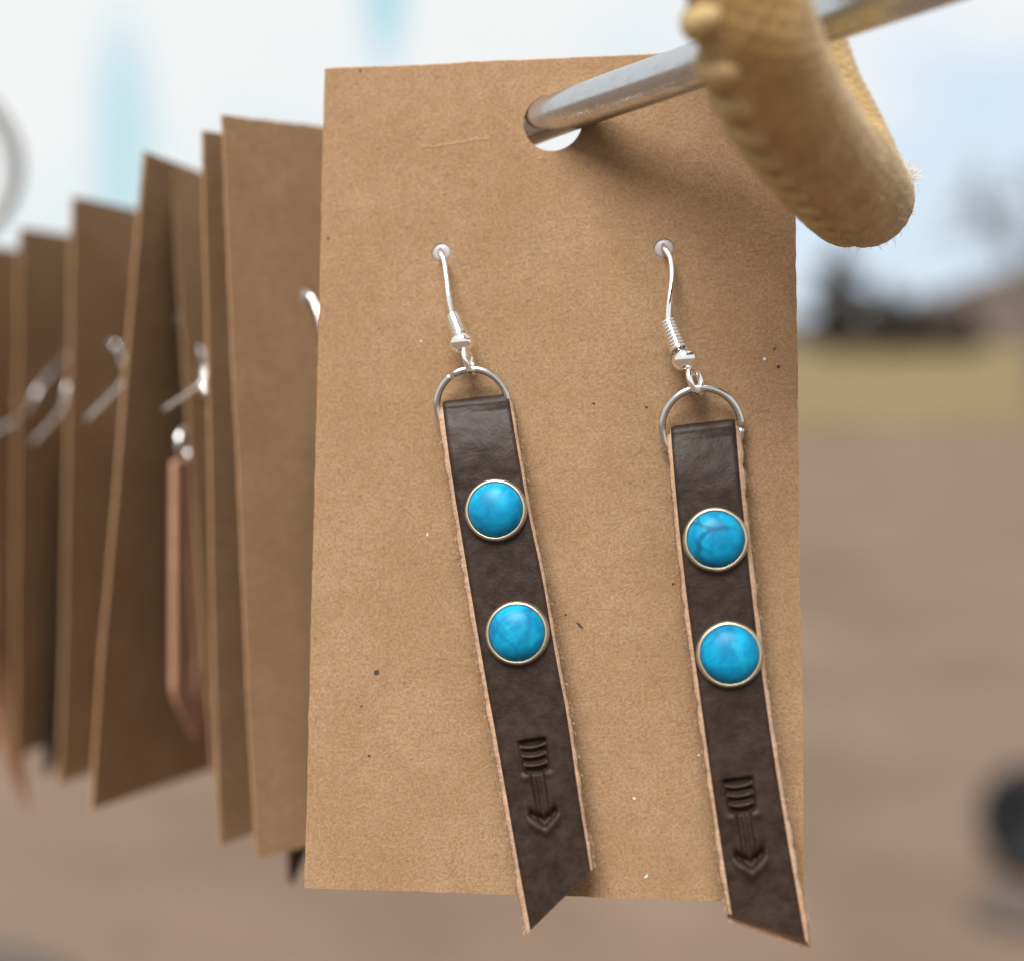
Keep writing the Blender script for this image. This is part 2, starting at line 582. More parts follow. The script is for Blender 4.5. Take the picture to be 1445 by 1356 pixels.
# ------------------------------------------------------------------ blurred things on the ground
def rock(name, px, py, size, label, cat, mat, seed, zs=0.5, sub=3):
    d = math.atan2(py - CY, FPX) + PITCH
    dist = CAM.z / math.tan(d)
    bm = bmesh.new()
    bmesh.ops.create_icosphere(bm, subdivisions=sub, radius=1)
    for v in bm.verts:
        k = 1 + 0.22 * mnoise.noise(v.co * 1.6 + Vector((seed, 0, 0))) + 0.07 * mnoise.noise(v.co * 5 + Vector((0, seed, 0)))
        v.co = Vector((v.co.x * size[0], v.co.y * size[1], max(v.co.z, -0.35) * size[2])) * k
    zmin = min(v.co.z for v in bm.verts)
    for v in bm.verts:
        v.co.z -= zmin
    me = bpy.data.meshes.new(name); bm.to_mesh(me); bm.free()
    me.materials.append(mat)
    me.polygons.foreach_set('use_smooth', [True] * len(me.polygons))
    o = link(bpy.data.objects.new(name, me))
    o.location = ((px - CX) / FPX * dist * 1.0, dist, 0.004)
    tag(o, label, cat)
    return o, dist


STONE = plain('grey_stone', (0.070, 0.063, 0.053), 0.9, 0.35, 12, 0.2, 0.01)
rock('stone', -45, 1420, (0.17, 0.12, 0.07), 'grey stone on the dirt in the bottom left corner', 'stone', STONE, 2)
shade_lump, sd = rock('stone', 1492, 1300, (0.150, 0.09, 0.045), 'low grey lump standing in for the shadow below the black wheel at the right edge', 'stone',
                plain('wheel_shade_grey', (0.074, 0.060, 0.050), 0.9, 0.3, 12, 0.2, 0.01), 9)  # added lump, its grey stands in for the shadow beneath the wheel
RUBBER = plain('black_rubber', (0.006, 0.0065, 0.0075), 0.65, 0.3, 20, 0.3)
wh = link(bpy.data.objects.new('wheel', None))
d_ = 3.30
wh.location = ((1492 - CX) / FPX * d_, d_, 0.0)
wh.rotation_euler = (0, 0, math.radians(-28))
tag(wh, 'round black rubber wheel standing on the dirt at the right edge', 'wheel')
WM = Matrix.Translation((0, 0, 0.150)) @ Matrix.Rotation(math.pi / 2, 4, 'X')
tp = []
for k in range(25):
    a = 2 * math.pi * k / 24
    tp.append((0.103 + 0.047 * math.cos(a) * (1.0 if math.cos(a) < 0.7 else 0.97), 0.040 * math.sin(a)))
V, F = lathe(tp, 64, WM)
mesh_obj('tyre', V, F, RUBBER, wh)
V, F = lathe([(0.001, 0.022), (0.020, 0.024), (0.024, 0.014), (0.050, 0.010), (0.064, 0.020), (0.068, 0.02), (0.068, -0.02), (0.05, -0.010), (0.001, -0.022)], 40, WM)
mesh_obj('hub', V, F, plain('dark_hub', (0.012, 0.012, 0.013), 0.5, 0.3, 30), wh)

# ------------------------------------------------------------------ front card frame
rx, ry, rz = -0.110410708, 0.133931965, -0.00548019846
RC = Matrix.Rotation(rz, 3, 'Z') @ Matrix.Rotation(ry, 3, 'Y') @ Matrix.Rotation(rx, 3, 'X')
TC = Vector((4.11251447, -1.76688068, 148.089307))            # card centre, camera frame, mm
CARD_W, CARD_H = 50.8, 88.0
EX, ED, EB = RC.col[0], RC.col[1], RC.col[2]                   # right, down, back in the camera frame


def plane_hit(px, py, off):
    """camera-frame point where the pixel's ray meets the plane `off` mm behind the card's face"""
    ray = Vector(((px - CX) / FPX, (py - CY) / FPX, 1))
    t = (TC + EB * off).dot(EB) / ray.dot(EB)
    return ray * t


HOLE = plane_hit(780, 173, 0)                                  # card origin: centre of the hang hole


def L(px, py, off=0.0):
    """pixel -> the card's own coordinates in metres (x right, y back, z up), `off` mm behind the face"""
    q = plane_hit(px, py, off) - HOLE
    return Vector((q.dot(EX), q.dot(EB), -q.dot(ED))) * 0.001


def frame_matrix(origin, ex, ed, eb, s=1.0):
    M = Matrix.Identity(4)
    cols = (c2v(*ex), c2v(*eb), -c2v(*ed))
    for i, c in enumerate(cols):
        for k in range(3):
            M[k][i] = c[k] * s
    M.translation = c2w(*origin)
    return M


MCARD = frame_matrix(HOLE, EX, ED, EB)
qc = HOLE - TC
hx, hy = qc.dot(EX), qc.dot(ED)                                # hole relative to the card centre
XL, XR, ZT, ZB = -CARD_W / 2 - hx, CARD_W / 2 - hx, CARD_H / 2 + hy, -CARD_H / 2 + hy
THICK = 0.42
PIN_L, PIN_R = L(623, 357), L(937, 351)


def card_mesh(pins, seed, jag=0.045, curl=None):
    rnd = random.Random(seed)
    bm = bmesh.new()

    def loop(pts):
        vs = [bm.verts.new((p[0] * 0.001, 0, p[1] * 0.001)) for p in pts]
        return [bm.edges.new((vs[i], vs[(i + 1) % len(vs)])) for i in range(len(vs))]
    out = []
    cs = [(XL, ZT), (XR, ZT), (XR, ZB), (XL, ZB)]
    for i in range(4):
        a, b = cs[i], cs[(i + 1) % 4]
        n = 90 if i % 2 else 56
        for k in range(n):
            t = k / n
            j = (rnd.gauss(0, jag) * 0.6 + 0.10 * mnoise.noise(Vector((t * 7, i * 5.1 + seed, 0)))) if k else 0
            nx, nz = (0, 1) if i % 2 == 0 else (1, 0)
            out.append((a[0] + (b[0] - a[0]) * t + nx * j, a[1] + (b[1] - a[1]) * t + nz * j))
    E = loop(out)
    E += loop([(3.17 * math.cos(2 * math.pi * k / 64), 3.17 * math.sin(2 * math.pi * k / 64)) for k in range(64)])
    for p in pins:
        E += loop([(p.x * 1000 + 1.06 * math.cos(2 * math.pi * k / 32), p.z * 1000 + 1.06 * math.sin(2 * math.pi * k / 32)) for k in range(32)])
    bmesh.ops.triangle_fill(bm, use_beauty=True, use_dissolve=False, edges=E)
    if curl:
        for k in range(1, 24):
            bmesh.ops.bisect_plane(bm, geom=bm.verts[:] + bm.edges[:] + bm.faces[:], plane_co=((XL + (XR - XL) * k / 24) * MM, 0, 0), plane_no=(1, 0, 0))
        for k in range(1, 30):
            bmesh.ops.bisect_plane(bm, geom=bm.verts[:] + bm.edges[:] + bm.faces[:], plane_co=(0, 0, (ZB + (ZT - ZB) * k / 30) * MM), plane_no=(0, 0, 1))
        for v in bm.verts:
            u_, w_ = v.co.x / 0.0254, (v.co.z * 1000 - ZT) / CARD_H
            v.co.y += (curl[0] * u_ * u_ + curl[1] * u_ * (w_ + 0.3) + curl[2] * max(0, w_ * -1 - 0.75) * 4 * abs(u_) + 0.10 * mnoise.noise(Vector((u_ * 1.7, w_ * 4, seed)))) * MM
    ex = bmesh.ops.extrude_face_region(bm, geom=bm.faces[:])
    for v in [g for g in ex['geom'] if isinstance(g, bmesh.types.BMVert)]:
        v.co.y += THICK * 0.001
    bmesh.ops.recalc_face_normals(bm, faces=bm.faces[:])
    me = bpy.data.meshes.new('earring_card'); bm.to_mesh(me); bm.free()
    return me


cr0, cr1 = L(592, 212), L(712, 190)
me = card_mesh([PIN_L, PIN_R], 1)
me.materials.append(kraft('kraft_card_creased', ((cr0.x, cr0.z), (cr1.x, cr1.z))))
front = link(bpy.data.objects.new('earring_card', me))
front.matrix_world = MCARD
tag(front, 'front kraft card holding the two turquoise-studded earrings, in sharp focus', 'card', 'kraft cards hung on the rod')

# paper fibres lying in the face of the front card
FIB_L = plain('pale_paper_fibre', (0.35, 0.235, 0.142), 0.9, 0.2, 900)
FIB_M = plain('paper_fibre', (0.285, 0.180, 0.098), 0.9, 0.2, 900)
FIB_D = plain('brown_paper_fibre', (0.150, 0.085, 0.040), 0.9, 0.3, 900)
rnd = random.Random(99)
V, F, FM = [], [], []
pn = [(Vector((0, 0, 0)), 0.0034), (PIN_L, 0.0013), (PIN_R, 0.0013)]
for k in range(15000):
    x, z = rnd.uniform(XL + 0.3, XR - 0.3) * MM, rnd.uniform(ZB + 0.3, ZT - 0.3) * MM
    ln = rnd.choice((0.3, 0.45, 0.6, 0.8, 1.0, 1.5)) * rnd.uniform(0.7, 1.2) * MM
    a = rnd.random() * 6.283; ca_ = rnd.gauss(0, 0.8); w = rnd.uniform(0.008, 0.024) * MM
    mt = rnd.choices((0, 1, 2), (0.48, 0.36, 0.16))[0]
    i0 = len(V); ok = True
    for j in range(4):
        t = j / 3
        for (c_, r_) in pn:
            if (Vector((x, 0, z)) - c_).length < r_: ok = False
        if not (XL * MM + 0.0002 < x < XR * MM - 0.0002 and ZB * MM + 0.0002 < z < ZT * MM - 0.0002): ok = False
        nx, nz = -math.sin(a), math.cos(a)
        ww = w * (1 - abs(2 * t - 1) * 0.6)
        hh = -0.016 * MM * math.sin(math.pi * min(1, max(0, t)))
        V += [Vector((x + nx * ww, 0.004 * MM, z + nz * ww)), Vector((x, -0.007 * MM + hh, z)), Vector((x - nx * ww, 0.004 * MM, z - nz * ww))]
        x += math.cos(a) * ln / 3; z += math.sin(a) * ln / 3; a += ca_ / 3
    if not ok:
        del V[i0:]
        continue
    for j in range(3):
        b = i0 + j * 3
        F += [(b, b + 1, b + 4, b + 3), (b + 1, b + 2, b + 5, b + 4)]; FM += [mt, mt]
tag(mesh_obj('paper_fibres', V, F, [FIB_L, FIB_M, FIB_D], front, fmat=FM), kind='stuff')

# flecks caught in the paper
FLECK_D = plain('dark_fleck', (0.035, 0.036, 0.026), 0.9, 0.4, 3000)
FLECK_L = plain('pale_fleck', (0.42, 0.42, 0.37), 0.9, 0.2, 3000)
rnd = random.Random(4)
for (px, py, r, asp, ang, mt) in ((531, 948, 5.5, 0.8, 0.4, FLECK_D), (508, 100, 4.2, 0.45, 1.9, FLECK_D), (818, 882, 8.0, 0.25, -0.75, FLECK_D),
                              (798, 867, 2.4, 0.8, 0, FLECK_D), (1099, 518, 3.2, 0.9, 0, FLECK_D), (838, 570, 2.8, 0.8, 0, FLECK_D),
                              (1093, 493, 3.4, 0.4, 0.7, FLECK_D), (463, 337, 2.6, 0.8, 0, FLECK_D), (521, 1066, 2.6, 0.7, 0, FLECK_D),
                              (510, 996, 2.4, 0.6, 0, FLECK_D), (950, 824, 2.2, 0.9, 0, FLECK_D), (912, 575, 2.4, 0.8, 0, FLECK_D),
                              (1079, 507, 3.2, 0.9, 0, FLECK_L), (912, 1236, 4.2, 0.5, 0.9, FLECK_L), (895, 1126, 2.6, 0.9, 0, FLECK_L),
                              (603, 754, 3.0, 0.7, 1.2, FLECK_L), (594, 482, 2.0, 0.9, 0, FLECK_L), (986, 1065, 2.4, 0.8, 0, FLECK_L)):
    c = L(px, py)
    n = 9
    V, ang_ = [], ang
    for y in (-0.000035, 0.0):
        for k in range(n):
            a = 2 * math.pi * k / n
            q = r * 0.000058 * (1 if y else 1) * (0.75 + 0.5 * rnd.random())
            u, w = q * math.cos(a), q * asp * math.sin(a)
            V.append(Vector((u * math.cos(ang) - w * math.sin(ang), y, u * math.sin(ang) + w * math.cos(ang))))
    F = [tuple(range(n))] + [(k, k + n, (k + 1) % n + n, (k + 1) % n) for k in range(n)]
    o = mesh_obj('fleck', V, F, mt, front, smooth=False)
    o.location = c

# ------------------------------------------------------------------ cards behind
# (top-left px, bottom-left px, distance of the top-left corner in mm, yaw in degrees)
BACK = [
    ('card', (313, 163), (364, 1211), 171.0, 40, -4.0),
    ('card', (288, 185), (305, 1191), 177.5, 53, -10.0),
    ('card', (246, 237), (299, 1097), 198.7, 66, -3.0),
    ('card', (200, 214), (125, 1141), 193.0, 68, -3.0),
    ('card', (104, 278), (87, 1106), 215.0, 67, -6.0),
    ('card', (28, 322), (17, 1071), 236.0, 74, -10.0),
    ('card', (-14, 348), (-4, 1046), 252.0, 72, -9.0),
    ('card', (-70, 372), (-66, 1022), 272.0, 70, -9.0),
]
LABELS_C = [
    'kraft card directly behind the front card, its left part showing',
    'narrow dark strip of kraft card, second behind the front card',
    'thin sliver of kraft card just left of the bright crossing wire',
    'kraft card behind the pinkish tan leather drop',
    'blurred kraft card left of the one behind the tan drop',
    'blurred kraft card second from the left edge of the picture',
    'strongly blurred kraft card cut by the left edge of the picture',
    'farthest kraft card, just outside the left edge of the picture',
]
PIN_PX = {0: (433, 418), 3: (250, 452), 4: (158, 487)}
BM, holes = [], []
for i, (_, tl, bl, z, yaw, dz) in enumerate(BACK):
    A = PC(*tl, z); B = PC(*bl, z - dz)
    d = (B - A).normalized(); s = (B - A).length / CARD_H
    r = Vector((math.cos(math.radians(yaw)), 0, math.sin(math.radians(yaw))))
    r = (r - d * r.dot(d)).normalized()
    b = r.cross(d)
    if b.z < 0: b = -b
    o0 = A + (r * (-XL) + d * ZT) * s
    holes.append(o0)
    M = frame_matrix(o0, r, d, b, s)
    BM.append(M)
    if i == 7:
        continue
    pl_ = PIN_L
    if i in PIN_PX:
        inv = M.inverted(); a_, b_ = inv @ CAM, inv @ P(*PIN_PX[i], 400)
        pl_ = a_.lerp(b_, -a_.y / (b_.y - a_.y))
    cr_ = random.Random(40 + i)
    me = card_mesh([pl_, PIN_R], 20 + i, 0.05, (cr_.uniform(-0.5, 0.7), cr_.uniform(-1.0, 1.0), cr_.uniform(-0.5, 0.5)))
    me.materials.append(KRAFT)
    o = link(bpy.data.objects.new('earring_card', me))
    o.matrix_world = M
    tag(o, LABELS_C[i], 'card', 'kraft cards hung on the rod')

# ------------------------------------------------------------------ rod
rod_pts = [PC(2150, -300, 92), PC(1500, -86, 115), PC(1179, 22, 128), PC(958, 102, 139.5), PC(780, 164, HOLE.z + 0.6)]
h_ = [v.copy() for v in holes]
start = rod_pts[-1]
dirs = [(h - start) for h in h_]
# straight run behind the card, fitted through the hang holes
acc = Vector((0, 0, 0))
for v in dirs[:6]:
    acc += v.normalized()
run = acc.normalized()
for t in (24, 55, 90, 125):
    rod_pts.append(start + run * t)
e = rod_pts[-1]
rod_pts += [start + run * 165, start + run * 200]
path = [c2w(*p) for p in catmull(rod_pts, 14)]
o0 = path[0]
V, F = tube([p - o0 for p in path], 0.00226, 40)
rod = mesh_obj('metal_rod', V, F, STEEL)
rod.location = o0
tag(rod, 'worn grey steel rod running through the punched hang holes', 'rod')

# grey ring at the rod's far end
DULL = metal('dull_grey_metal', (0.30, 0.30, 0.29), 0.5, wear=0.4, scale=500)
far = start + run * 176
ctr = PC(-118, 228, far.z)
cw = c2w(*ctr)
V, F = [], []
pth = [c2v(*(Vector((math.cos(2 * math.pi * k / 72), 0.98 * math.sin(2 * math.pi * k / 72), 0.25 * math.cos(2 * math.pi * k / 72))) * (128 / FPX * far.z))) * MM for k in range(72)]
V, F = tube(pth, 0.0019, 20, closed=True)
rg = mesh_obj('metal_ring', V, F, DULL)
rg.location = cw
tag(rg, 'blurred dull grey metal ring at the left edge above the cards', 'ring')

# ------------------------------------------------------------------ rope loop
rope_px = [(1053, -420, 128), (1043, -230, 116), (1045, -90, 113.5), (1053, 0, 114.5), (1078, 78, 117.5), (1112, 150, 122.5), (1160, 218, 130),
           (1200, 262, 137), (1219, 281, 146), (1214, 262, 154), (1188, 200, 160), (1150, 120, 163), (1118, 20, 165), (1095, -120, 166), (1085, -280, 164), (1075, -400, 154)]
pts = [PC(*p) for p in rope_px]
ctl = pts + [(pts[0] + pts[-1]) * 0.5 + Vector((-1, -7, 0))]
ctl_closed = [ctl[-1]] + ctl + [ctl[0]]


def closed_catmull(p, n):
    N = len(p); out = []
    for i in range(N):
        a, b, c, d = p[i - 1], p[i], p[(i + 1) % N], p[(i + 2) % N]
        for k in range(n):
            t = k / n
            out.append(0.5 * ((2 * b) + (c - a) * t + (2 * a - 5 * b + 4 * c - d) * t * t + (3 * b - a - 3 * c + d) * t ** 3))
    return out


dense = closed_catmull(ctl, 60)
# even spacing
cum = [0.0]
for i in range(len(dense)):
    cum.append(cum[-1] + (dense[(i + 1) % len(dense)] - dense[i]).length)
TOT = cum[-1]
NS, NT = int(TOT / 0.22), 150
path, k = [], 0
for i in range(NS):
    s = TOT * i / NS
    while cum[k + 1] < s: k += 1
    t = (s - cum[k]) / (cum[k + 1] - cum[k])
    path.append(dense[k].lerp(dense[(k + 1) % len(dense)], t))
for _ in range(25):
    path = [(path[i - 1] + path[i] * 2 + path[(i + 1) % NS]) * 0.25 for i in range(NS)]
VREF = Vector((-0.74, 0.67, -0.05)).normalized()
NB = round(TOT / 3.2)
base = pts[8]
V, F, NRM = [], [], []
RR = 5.0
for i in range(NS):
    t = (path[(i + 1) % NS] - path[i - 1]).normalized()
    e1 = (VREF - t * VREF.dot(t)).normalized(); e2 = t.cross(e1)
    ph = i / NS * NB
    for j in range(NT):
        a = 2 * math.pi * j / NT
        da = math.atan2(math.sin(a), math.cos(a))
        dd = da
        seam = math.exp(-(dd / 0.7) ** 2)
        r = RR - 0.45 * seam
        q = i / NS * TOT
        A_ = math.pi * (q / 1.30 + j / NT * 24 * 0.5 * 2 / 2)
        B_ = math.pi * (q / 1.30 - j / NT * 24 * 0.5 * 2 / 2)
        br = min(abs(math.sin(A_)), abs(math.sin(B_))) ** 0.6 - 0.5       # braided cover
        nrm = e1 * math.cos(a) + e2 * math.sin(a)
        p = path[i] + nrm * r
        r2 = 0.17 * br * (1 - 0.6 * seam) + 0.08 * mnoise.noise(p * 0.45) + 0.05 * mnoise.noise(p * 1.6)
        V.append(path[i] + nrm * (r + r2)); NRM.append(nrm)
for i in range(NS):
    for j in range(NT):
        F.append((i * NT + j, i * NT + (j + 1) % NT, ((i + 1) % NS) * NT + (j + 1) % NT, ((i + 1) % NS) * NT + j))
W0 = c2w(*base)
rope = mesh_obj('rope_loop', [c2w(*v) - W0 for v in V], F, ROPE)
rope.location = W0
tag(rope, 'thick golden tan rope loop with laced edge bent around the rod', 'rope')
# lacing stitches down the inner side, each a piece of its own
LACE = raw_edge('pale_lacing', (0.50, 0.36, 0.175))
for k in range(NB):
    i = int((k + 0.5) / NB * NS)
    vs, fs = [], []
    n_l, n_s = 13, 10
    for a_i in range(n_l):
        f_ = a_i / (n_l - 1)
        a = -0.62 + 1.75 * f_
        ii = (i + int((f_ - 0.5) * 7)) % NS
        t = (path[(ii + 1) % NS] - path[ii - 1]).normalized()
        e1 = (VREF - t * VREF.dot(t)).normalized(); e2 = t.cross(e1)
        n_ = e1 * math.cos(a) + e2 * math.sin(a)
        tp_ = math.sin(math.pi * min(1, max(0, 0.06 + 0.88 * f_))) ** 0.5
        ctr_ = path[ii] + n_ * (RR - 0.80 + 0.62 * tp_)
        for b_i in range(n_s):
            b = 2 * math.pi * b_i / n_s
            wob_ = 1 + 0.10 * mnoise.noise(Vector((k * 3.1, f_ * 3, b_i * 0.7)))
            vs.append(ctr_ + (t * math.cos(b) * 1.42 + n_ * math.sin(b) * 0.88) * (0.25 + 0.75 * tp_) * wob_)
    for a_i in range(n_l - 1):
        for b_i in range(n_s):
            fs.append((a_i * n_s + b_i, a_i * n_s + (b_i + 1) % n_s, (a_i + 1) * n_s + (b_i + 1) % n_s, (a_i + 1) * n_s + b_i))
    fs += [tuple(range(n_s))[::-1], tuple(range((n_l - 1) * n_s, n_l * n_s))]
    mesh_obj('lacing_stitch', [c2w(*v) - W0 for v in vs], fs, LACE, rope)
# frayed fibres
FV, FF = [], []
rnd = random.Random(12)
tip = pts[8]


def fibre(p, n, ln, rad):
    d = (n + Vector((rnd.gauss(0, 1), rnd.gauss(0, 1), rnd.gauss(0, 1))) * 0.55).normalized()
    m1 = p + d * ln * 0.5
    en = m1 + (d + Vector((rnd.gauss(0, 1), rnd.gauss(0, 1), rnd.gauss(0, 1))) * 0.4).normalized() * ln * 0.5
    v, f = tube([p - n * 0.08, m1, en], lambda s: rad * (1 - 0.6 * s), 3, cap=False)
    i = len(FV); FV.extend(v); FF.extend([tuple(k + i for k in x) for x in f])


cnt = 0
while cnt < 420:
    i = rnd.randrange(len(V)); p = V[i]
    d = (p - tip).length
    if rnd.random() < math.exp(-(d / 9.0) ** 2) * 0.9 + 0.015:
        fibre(p, NRM[i], rnd.uniform(0.3, 1.1), rnd.uniform(0.018, 0.032)); cnt += 1
tuft = PC(1283, 246, 147)
near = sorted(range(len(V)), key=lambda i: (V[i] - tuft).length_squared)[:60]
for k in range(60):
    i = rnd.choice(near); fibre(V[i], NRM[i], rnd.uniform(0.6, 1.8), rnd.uniform(0.024, 0.042))
fb = mesh_obj('frayed_fibres', [c2w(*v) - W0 for v in FV], FF, FIBRE, rope)
tag(fb, 'pale frayed fibres', kind='stuff')

# ------------------------------------------------------------------ earrings


def hook_path(pin, coil_top, tail=None, bow=0.0):
    """ear wire: from the coil's top in front of the card up through the pin hole, down and out behind it"""
    a = coil_top
    front_pts = [a, a.lerp(pin, 0.25) + Vector((bow * 0.45, -0.0007, 0)), a.lerp(pin, 0.55) + Vector((0.0001 + bow, -0.0010, 0)), a.lerp(pin, 0.83) + Vector((0.00015 + bow * 0.8, -0.0009, 0)),
                 pin + Vector((0, -0.0007, -0.0001)), pin + Vector((0, 0.0010, 0.0006))]
    back = [(0.0002, 0.0034, 0.0006), (0.0002, 0.0058, -0.0012), (0.0, 0.0072, -0.0052), (-0.0002, 0.0080, -0.0092), (-0.0006, 0.0108, -0.0132), (-0.001, 0.0142, -0.0162)]
    bk_ = [pin + Vector(b) for b in back] if tail is None else [pin + Vector((0, 0.0022, 0.0003))] + tail
    return catmull(front_pts + bk_, 8)


def axis_matrix(p, z, x=None):
    z = z.normalized()
    x = x or Vector((1, 0, 0))
    x = (x - z * x.dot(z)).normalized(); y = z.cross(x)
    M = Matrix((x, y, z)).transposed().to_4x4(); M.translation = p
    return M


def ring(center, nrm, rad, minor, gap_at=None, gap=0.10, seg=72, start_ref=Vector((1, 0, 0))):
    M = axis_matrix(center, nrm, start_ref)
    if gap_at is None:
        pth = [M @ Vector((rad * math.cos(2 * math.pi * k / seg), rad * math.sin(2 * math.pi * k / seg), 0)) for k in range(seg)]
        return tube(pth, minor, 14, closed=True)
    pth = []
    for k in range(seg + 1):
        a = gap_at + gap / 2 + (2 * math.pi - gap) * k / seg
        pth.append(M @ Vector((rad * math.cos(a), rad * math.sin(a), 0.00012 * (k / seg - 0.5))))
    return tube(pth, minor, 14)


def ear_wire(parent, pin, c_top, c_bot, bead, loop_c, loop_r, detail=True, eye=-0.2, tail=None, metal_=None, bow=0.0):
    """ear_wire > wire_coil, bead; plus the clear stopper"""
    V, F = tube(hook_path(pin, c_top, tail, bow), 0.00029 if tail is None else 0.00025, 12)
    # eye below the bead
    ln = (loop_c - bead).normalized()
    v2, f2 = ring(loop_c, Vector((0.96, eye, 0.25)), loop_r, 0.00032, seg=40)
    k = len(V); V += v2; F += [tuple(x + k for x in f) for f in f2]
    # straight core from eye to coil top
    v2, f2 = tube([c_top, c_bot, bead, loop_c - (loop_c - bead) * 0.2], 0.00028, 10)
    k = len(V); V += v2; F += [tuple(x + k for x in f) for f in f2]
    metal_ = metal_ or SILVER
    w = mesh_obj('ear_wire', V, F, metal_, parent)
    # coil of fine wire
    ax = (c_bot - c_top); Lc = ax.length; M = axis_matrix(c_top, ax)
    turns = 9; r = 0.00068
    pth = [M @ Vector(((r + 0.00010 * t / (turns * 18)) * math.cos(2 * math.pi * t / 18), (r + 0.0001 * t / (turns * 18)) * math.sin(2 * math.pi * t / 18), Lc * t / (turns * 18))) for t in range(turns * 18 + 1)]
    V, F = tube(pth, Lc / turns * 0.50, 8)
    mesh_obj('wire_coil', V, F, metal_, w)
    # round bead
    M = axis_matrix(bead, ax)
    prof = [(0.00132 * math.sin(math.pi * k / 20), -0.00112 * math.cos(math.pi * k / 20)) for k in range(21)]
    prof[0] = (0.0002, prof[0][1]); prof[-1] = (0.0002, prof[-1][1])
    V, F = lathe(prof, 32, M)
    mesh_obj('bead', V, F, metal_, w)
    # clear stopper seen in the pin hole
    M = axis_matrix(pin + Vector((0, 0.00004, 0)), Vector((0, -1, 0)))
    V, F = lathe([(0.0001, 0.00002), (0.0007, 0.0), (0.00100, -0.00006), (0.001052, -0.00016), (0.001052, -0.0016), (0.00140, -0.0018), (0.00140, -0.0040), (0.0009, -0.0046), (0.0003, -0.0046)], 28, M)
    mesh_obj('rubber_stopper', V, F, SILICONE, parent)
    return w


def stamp(p, q):
    """relief in mm of the stamped arrow; p across, q down from its top, mm"""
    h = 0.0
    s = lambda x, a, b: (lambda t: t * t * (3 - 2 * t))(max(0.0, min(1.0, (x - a) / (b - a))))
    hw = 1.62 - 0.05 * q
    inside = s(hw - 0.08 - abs(p), -0.25, 0.40) * s(q + 0.12 * (1 - (p / 1.6) ** 2) * 0, -0.12, 0.18) * s(3.55 - 0.42 * (p / 1.6) ** 2 - q, -0.10, 0.22)
    h -= 0.42 * inside
    for k in range(3):
        qr = 0.62 + 0.92 * k + 0.22 * (1 - (p / 1.5) ** 2)
        h += 0.40 * math.exp(-((q - qr) / 0.25) ** 2) * s(1.36 - 0.07 * k - abs(p), -0.12, 0.20)
    wall = s(q, 3.2, 3.6) * s(8.2 - q, -0.2, 0.3)
    h -= 0.26 * s(0.78 - abs(p), -0.12, 0.26) * wall                 # shaft: a channel with a faint ridge in it
    h += 0.13 * math.exp(-(p / 0.24) ** 2) * wall
    v = q - (8.55 - abs(p) * 0.72)                                   # head: a filled V, steep at its outer side
    if abs(p) < 2.2:
        e = s(1.62 - abs(p), -0.12, 0.30)
        h -= 0.44 * e * (math.exp(-(v / 0.62) ** 2) if v < 0 else math.exp(-(v / 0.22) ** 2))
        h += 0.13 * s(2.0 - abs(p), 0, 0.5) * math.exp(-((v - 0.85) / 0.50) ** 2)
    # banks beside the fletching
    h += 0.08 * math.exp(-((q - 3.75) / 0.35) ** 2) * s(abs(p), 0.7, 1.1) * s(2.1 - abs(p), 0, 0.5)
    return h


